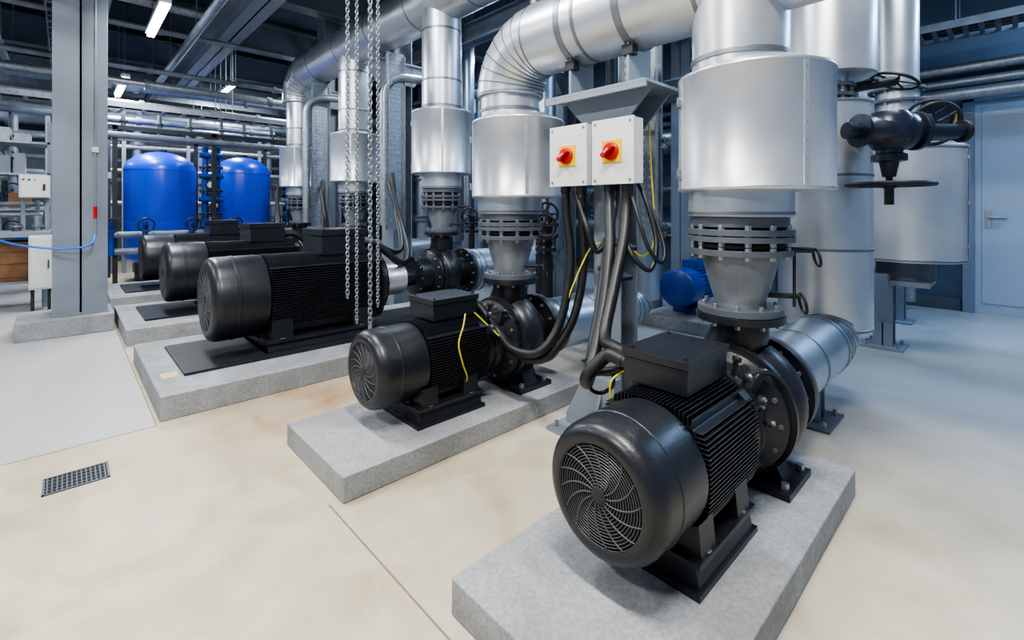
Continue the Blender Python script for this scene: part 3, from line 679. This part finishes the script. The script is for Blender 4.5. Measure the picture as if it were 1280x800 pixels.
for (x,y,r) in((5.0,2.9,.12),(5.5,3.8,.09),(5.5,4.8,.15),(5.2,5.4,.1),(6.4,6.2,.18),(5.0,6.4,.12),(6.4,7.8,.15),(5.0,8.7,.18),(6.42,9.9,.2),(7.35,2.4,.1),(7.35,1.6,.08)):
    b.cyl((x,y,0),(x,y,4.6),r,ALU2 if r>.1 else CASTG,28)
    for z in(.9,1.0,1.9,2.0): b.flange((x,y,z),(0,0,1),r+.06,.03,CASTG,8)
for z,x,r in((.9,6.9,.1),(1.5,7.1,.08),(2.3,6.9,.15)):
    b.sweep([(x,1.8,z),(x,12,z)],r,CASTG if r<.12 else ALU2,20)
    for y in range(2,12,2): b.bb(x-.03,x+.03,y-.03,y+.03,0,z,GREYP)
for x,y,z in((4.2,3.0,1.2),(4.5,3.3,1.3),(3.9,4.9,1.1),(4.2,2.75,.9),(3.2,2.9,1.15),(3.4,3.2,1.25),(3.0,2.75,1.05)):
    b.cyl((x,y,0),(x,y,z),.04,BLK2,12);handwheel(b,(x-.06,y-.03,z),(-.7,-.7,0),.10,.012);b.flange((x,y,z-.2),(0,0,1),.09,.03,BLK2,6);b.flange((x,y,z-.1),(0,0,1),.09,.03,BLK2,6);b.cyl((x,y,z),(x-.06,y-.03,z),.02,BLK2,8)
b.done()
# ------------------------------------------------------------------ left background equipment
b=B('control_cabinet');b.bb(-.40,-.13,8.2,8.4,1.33,1.61,WHITE);b.bb(-.39,-.14,8.19,8.2,1.34,1.60,WHITE)
for x in(-.37,-.16): b.bb(x-.02,x+.02,8.36,8.40,.92,1.40,GREYP)
b.bb(-.19,-.17,8.175,8.19,1.42,1.5,BLK2)
for i in range(3): b.cyl((-.36+i*.05,8.18,1.55),(-.36+i*.05,8.19,1.55),.012,(RED,BLUED,YEL)[i],12)
b.done(.003)
b=B('electrical_cabinet');b.bb(-.30,-.10,7.75,7.95,.26,.88,WHITE);b.bb(-.285,-.115,7.74,7.75,.28,.86,WHITE);b.bb(-.14,-.13,7.725,7.74,.5,.6,BLK2)
for x in(-.27,-.13): b.bb(x-.015,x+.015,7.8,7.9,0,.26,BLK2)
b.done(.003)
b=B('workbench');b.bb(-3.5,-.12,8.0,8.8,.86,.92,GREYP)
for x in(-3.4,-2.2,-1.1,-.17):
    for y in(8.1,8.7): b.bb(x-.03,x+.03,y-.03,y+.03,0,.86,GREYP)
b.bb(-3.4,-.2,8.1,8.7,.3,.33,GREYP);b.done()
b=B('storage_crate');b.bb(-1.0,-.30,8.15,8.65,.33,.80,BROWN)
for z in(.42,.58,.72): b.bb(-1.01,-.29,8.14,8.15,z-.04,z+.04,BROWN)
b.done(.004)
b=B('bench_fittings')
for i in range(17):
    x=-3.2+i*.185;b.cyl((x,8.35,.92),(x,8.35,1.02+.09*(i%3)),.04,(CASTG,STEEL,BLUED)[i%3],14);b.flange((x,8.35,.98),(0,0,1),.06,.02,STEEL,6,.006)
b.sweep([(-3.3,8.62,1.12),(-.2,8.62,1.12)],.035,STEEL,12);b.sweep([(-3.3,8.65,1.25),(-.2,8.65,1.25)],.03,DST,12)
for x in(-3.2,-1.7,-.25): b.bb(x-.02,x+.02,8.6,8.68,.92,1.3,GREYP)
b.done()
b=B('pipe_manifold_rack')
for x in(-3.5,-2.6,-1.7,-.9,-.2):
    b.bb(x-.03,x+.03,11.0,11.06,0,2.75,GREYP);b.cyl((x+.3,11.1,0),(x+.3,11.1,2.7),.06,DST,14)
    for z in(.8,1.4,2.0): b.flange((x+.3,11.1,z),(0,0,1),.11,.03,BLK2,6);b.ring((x+.3,10.9,z+.1),(0,1,0),.1,.012,BLK2,18,6);b.cyl((x+.3,10.9,z+.1),(x+.3,11.1,z+.1),.015,BLK2,8)
for z in(.6,1.2,1.8,2.4): b.sweep([(-4,11.05,z),(.3,11.05,z)],.05,DST,12)
b.done()
b=B('pipe_manifold_rack')
for x in(.45,.8,1.8,3.1,3.7,4.3):
    b.bb(x-.03,x+.03,11.3,11.36,0,3.0,GREYP);b.cyl((x+.2,11.4,0),(x+.2,11.4,3.2),.07,DST,14)
    for z in(1.0,1.7,2.4): b.flange((x+.2,11.4,z),(0,0,1),.12,.03,CASTG,6)
for z in(1.3,1.9,2.35,2.75): b.sweep([(.4,11.35,z),(4.6,11.35,z)],.05,STEEL,12)
b.done()
b=B('storage_rack')
for x in(-3.2,-1.7,-.15):
    for y in(9.6,10.1): b.bb(x-.03,x+.03,y-.03,y+.03,0,2.45,GREYP)
for z in(.6,1.2,1.7,2.15):
    b.bb(-3.2,-.15,9.57,10.13,z-.03,z,STEEL)
    x=-3.1
    while x<-.45:
        w=random.uniform(.08,.22);h=random.uniform(.10,.34);b.bb(x,x+w,9.62,10.0,z,z+h,random.choice([BROWN,DST,DST,STEEL,BLUED,CASTG,GREYP]));x+=w+random.uniform(.02,.10)
b.done()
b=B('wall_cabinets')
for x in(-3,-1.8,3.4,4.8): b.bb(x,x+.9,13.6,14.0,0,2.1,GREYP);b.bb(x+.03,x+.44,13.58,13.6,.1,2.0,GREYP);b.bb(x+.46,x+.87,13.58,13.6,.1,2.0,GREYP)
b.done()
# ------------------------------------------------------------------ floor drain
b=B('floor_drain')
x0,x1,y0,y1=-.07,.15,2.77,2.94
b.bb(x0,x1,y0,y1,0,.0015,DARK)
for q in((x0,x1,y0,y0+.008),(x0,x1,y1-.008,y1),(x0,x0+.008,y0,y1),(x1-.008,x1,y0,y1)): b.bb(*q,0,.005,CASTG)
for i in range(1,14): x=x0+(x1-x0)*i/14;b.bb(x-.0022,x+.0022,y0,y1,0,.004,CASTG)
for i in range(1,5): y=y0+(y1-y0)*i/5;b.bb(x0,x1,y-.002,y+.002,0,.0042,CASTG)
b.done()
# ------------------------------------------------------------------ lights
def lum(x,y,z,L=1.2,axis='y',pw=60,col=(.92,.96,1.)):  # real tubes and added fill lamps share this fixture shape
    b=B('tube_or_fill_light')
    d=(.07,L,.03) if axis=='y' else (L,.07,.03)
    b.box((0,0,.045),(d[0]+.03 if axis=='y' else d[0],d[1] if axis=='y' else d[1]+.03,.05),WHITE);b.box((0,0,0),d,TUBE)
    for s in(-1,1):
        o=(0,s*L*.35) if axis=='y' else(s*L*.35,0);b.cyl((o[0],o[1],.06),(o[0],o[1],4.6-z),.006,STEEL,6)
    ob=b.done(0,(x,y,z))
    ld=bpy.data.lights.new('lamp','AREA');ld.shape='RECTANGLE';ld.size=.22 if axis=='y' else L;ld.size_y=L if axis=='y' else .22;ld.energy=pw;ld.color=col
    lo=bpy.data.objects.new('lamp',ld);bpy.context.collection.objects.link(lo);lo.parent=ob;lo.location=(0,0,-.03)
lum(.76,6.6,3.3,pw=105);lum(.66,9.75,3.12,L=1.5,pw=120);lum(.5,3.0,3.9,pw=105)  # last lamp here is added overhead fill; the others are the real tubes
for (x,y,z,pw) in((.4,.3,3.9,170),(-2.2,5,3.6,85),(-2.2,1.2,3.6,150)): lum(x,y,z,pw=pw,col=(1.,.95,.87))  # unseen warm fill lamps added overhead, given tube bodies
lum(-2.2,9,3.6,pw=100);lum(-1.5,11.8,3.3,pw=100);lum(2.4,11.0,3.6,pw=110)  # added to brighten the background; no such fixtures known there
for (x,y,z,pw) in((3.5,5.0,3.9,75),(3.4,.0,3.9,60),(3.4,9,3.9,90)): lum(x,y,z,pw=pw)  # more added overhead fill in tube housings
for (x,y,z,pw) in((6.5,-1.2,3.5,110),(5.4,1.6,4.0,60),(5.6,6,3.9,90)): lum(x,y,z,pw=pw,col=(.38,.63,1.))  # unseen cool lamps added for the bluish light on the right
w=bpy.data.worlds.new('world');bpy.context.scene.world=w;w.use_nodes=True
w.node_tree.nodes['Background'].inputs[0].default_value=(.48,.68,1.0,1);w.node_tree.nodes['Background'].inputs[1].default_value=.36
sc=bpy.context.scene
try:
    sc.view_settings.view_transform='AgX';sc.view_settings.look='AgX - Medium High Contrast'
except Exception as ex: print(ex)
cd=bpy.data.cameras.new('camera');cd.sensor_width=36;cd.lens=16.64;cd.shift_y=-.109;cd.clip_start=.03
co=bpy.data.objects.new('camera',cd);bpy.context.collection.objects.link(co);co.location=(0,0,1.2);co.rotation_euler=(pi/2,0,math.radians(-43.4))
bpy.context.scene.camera=co
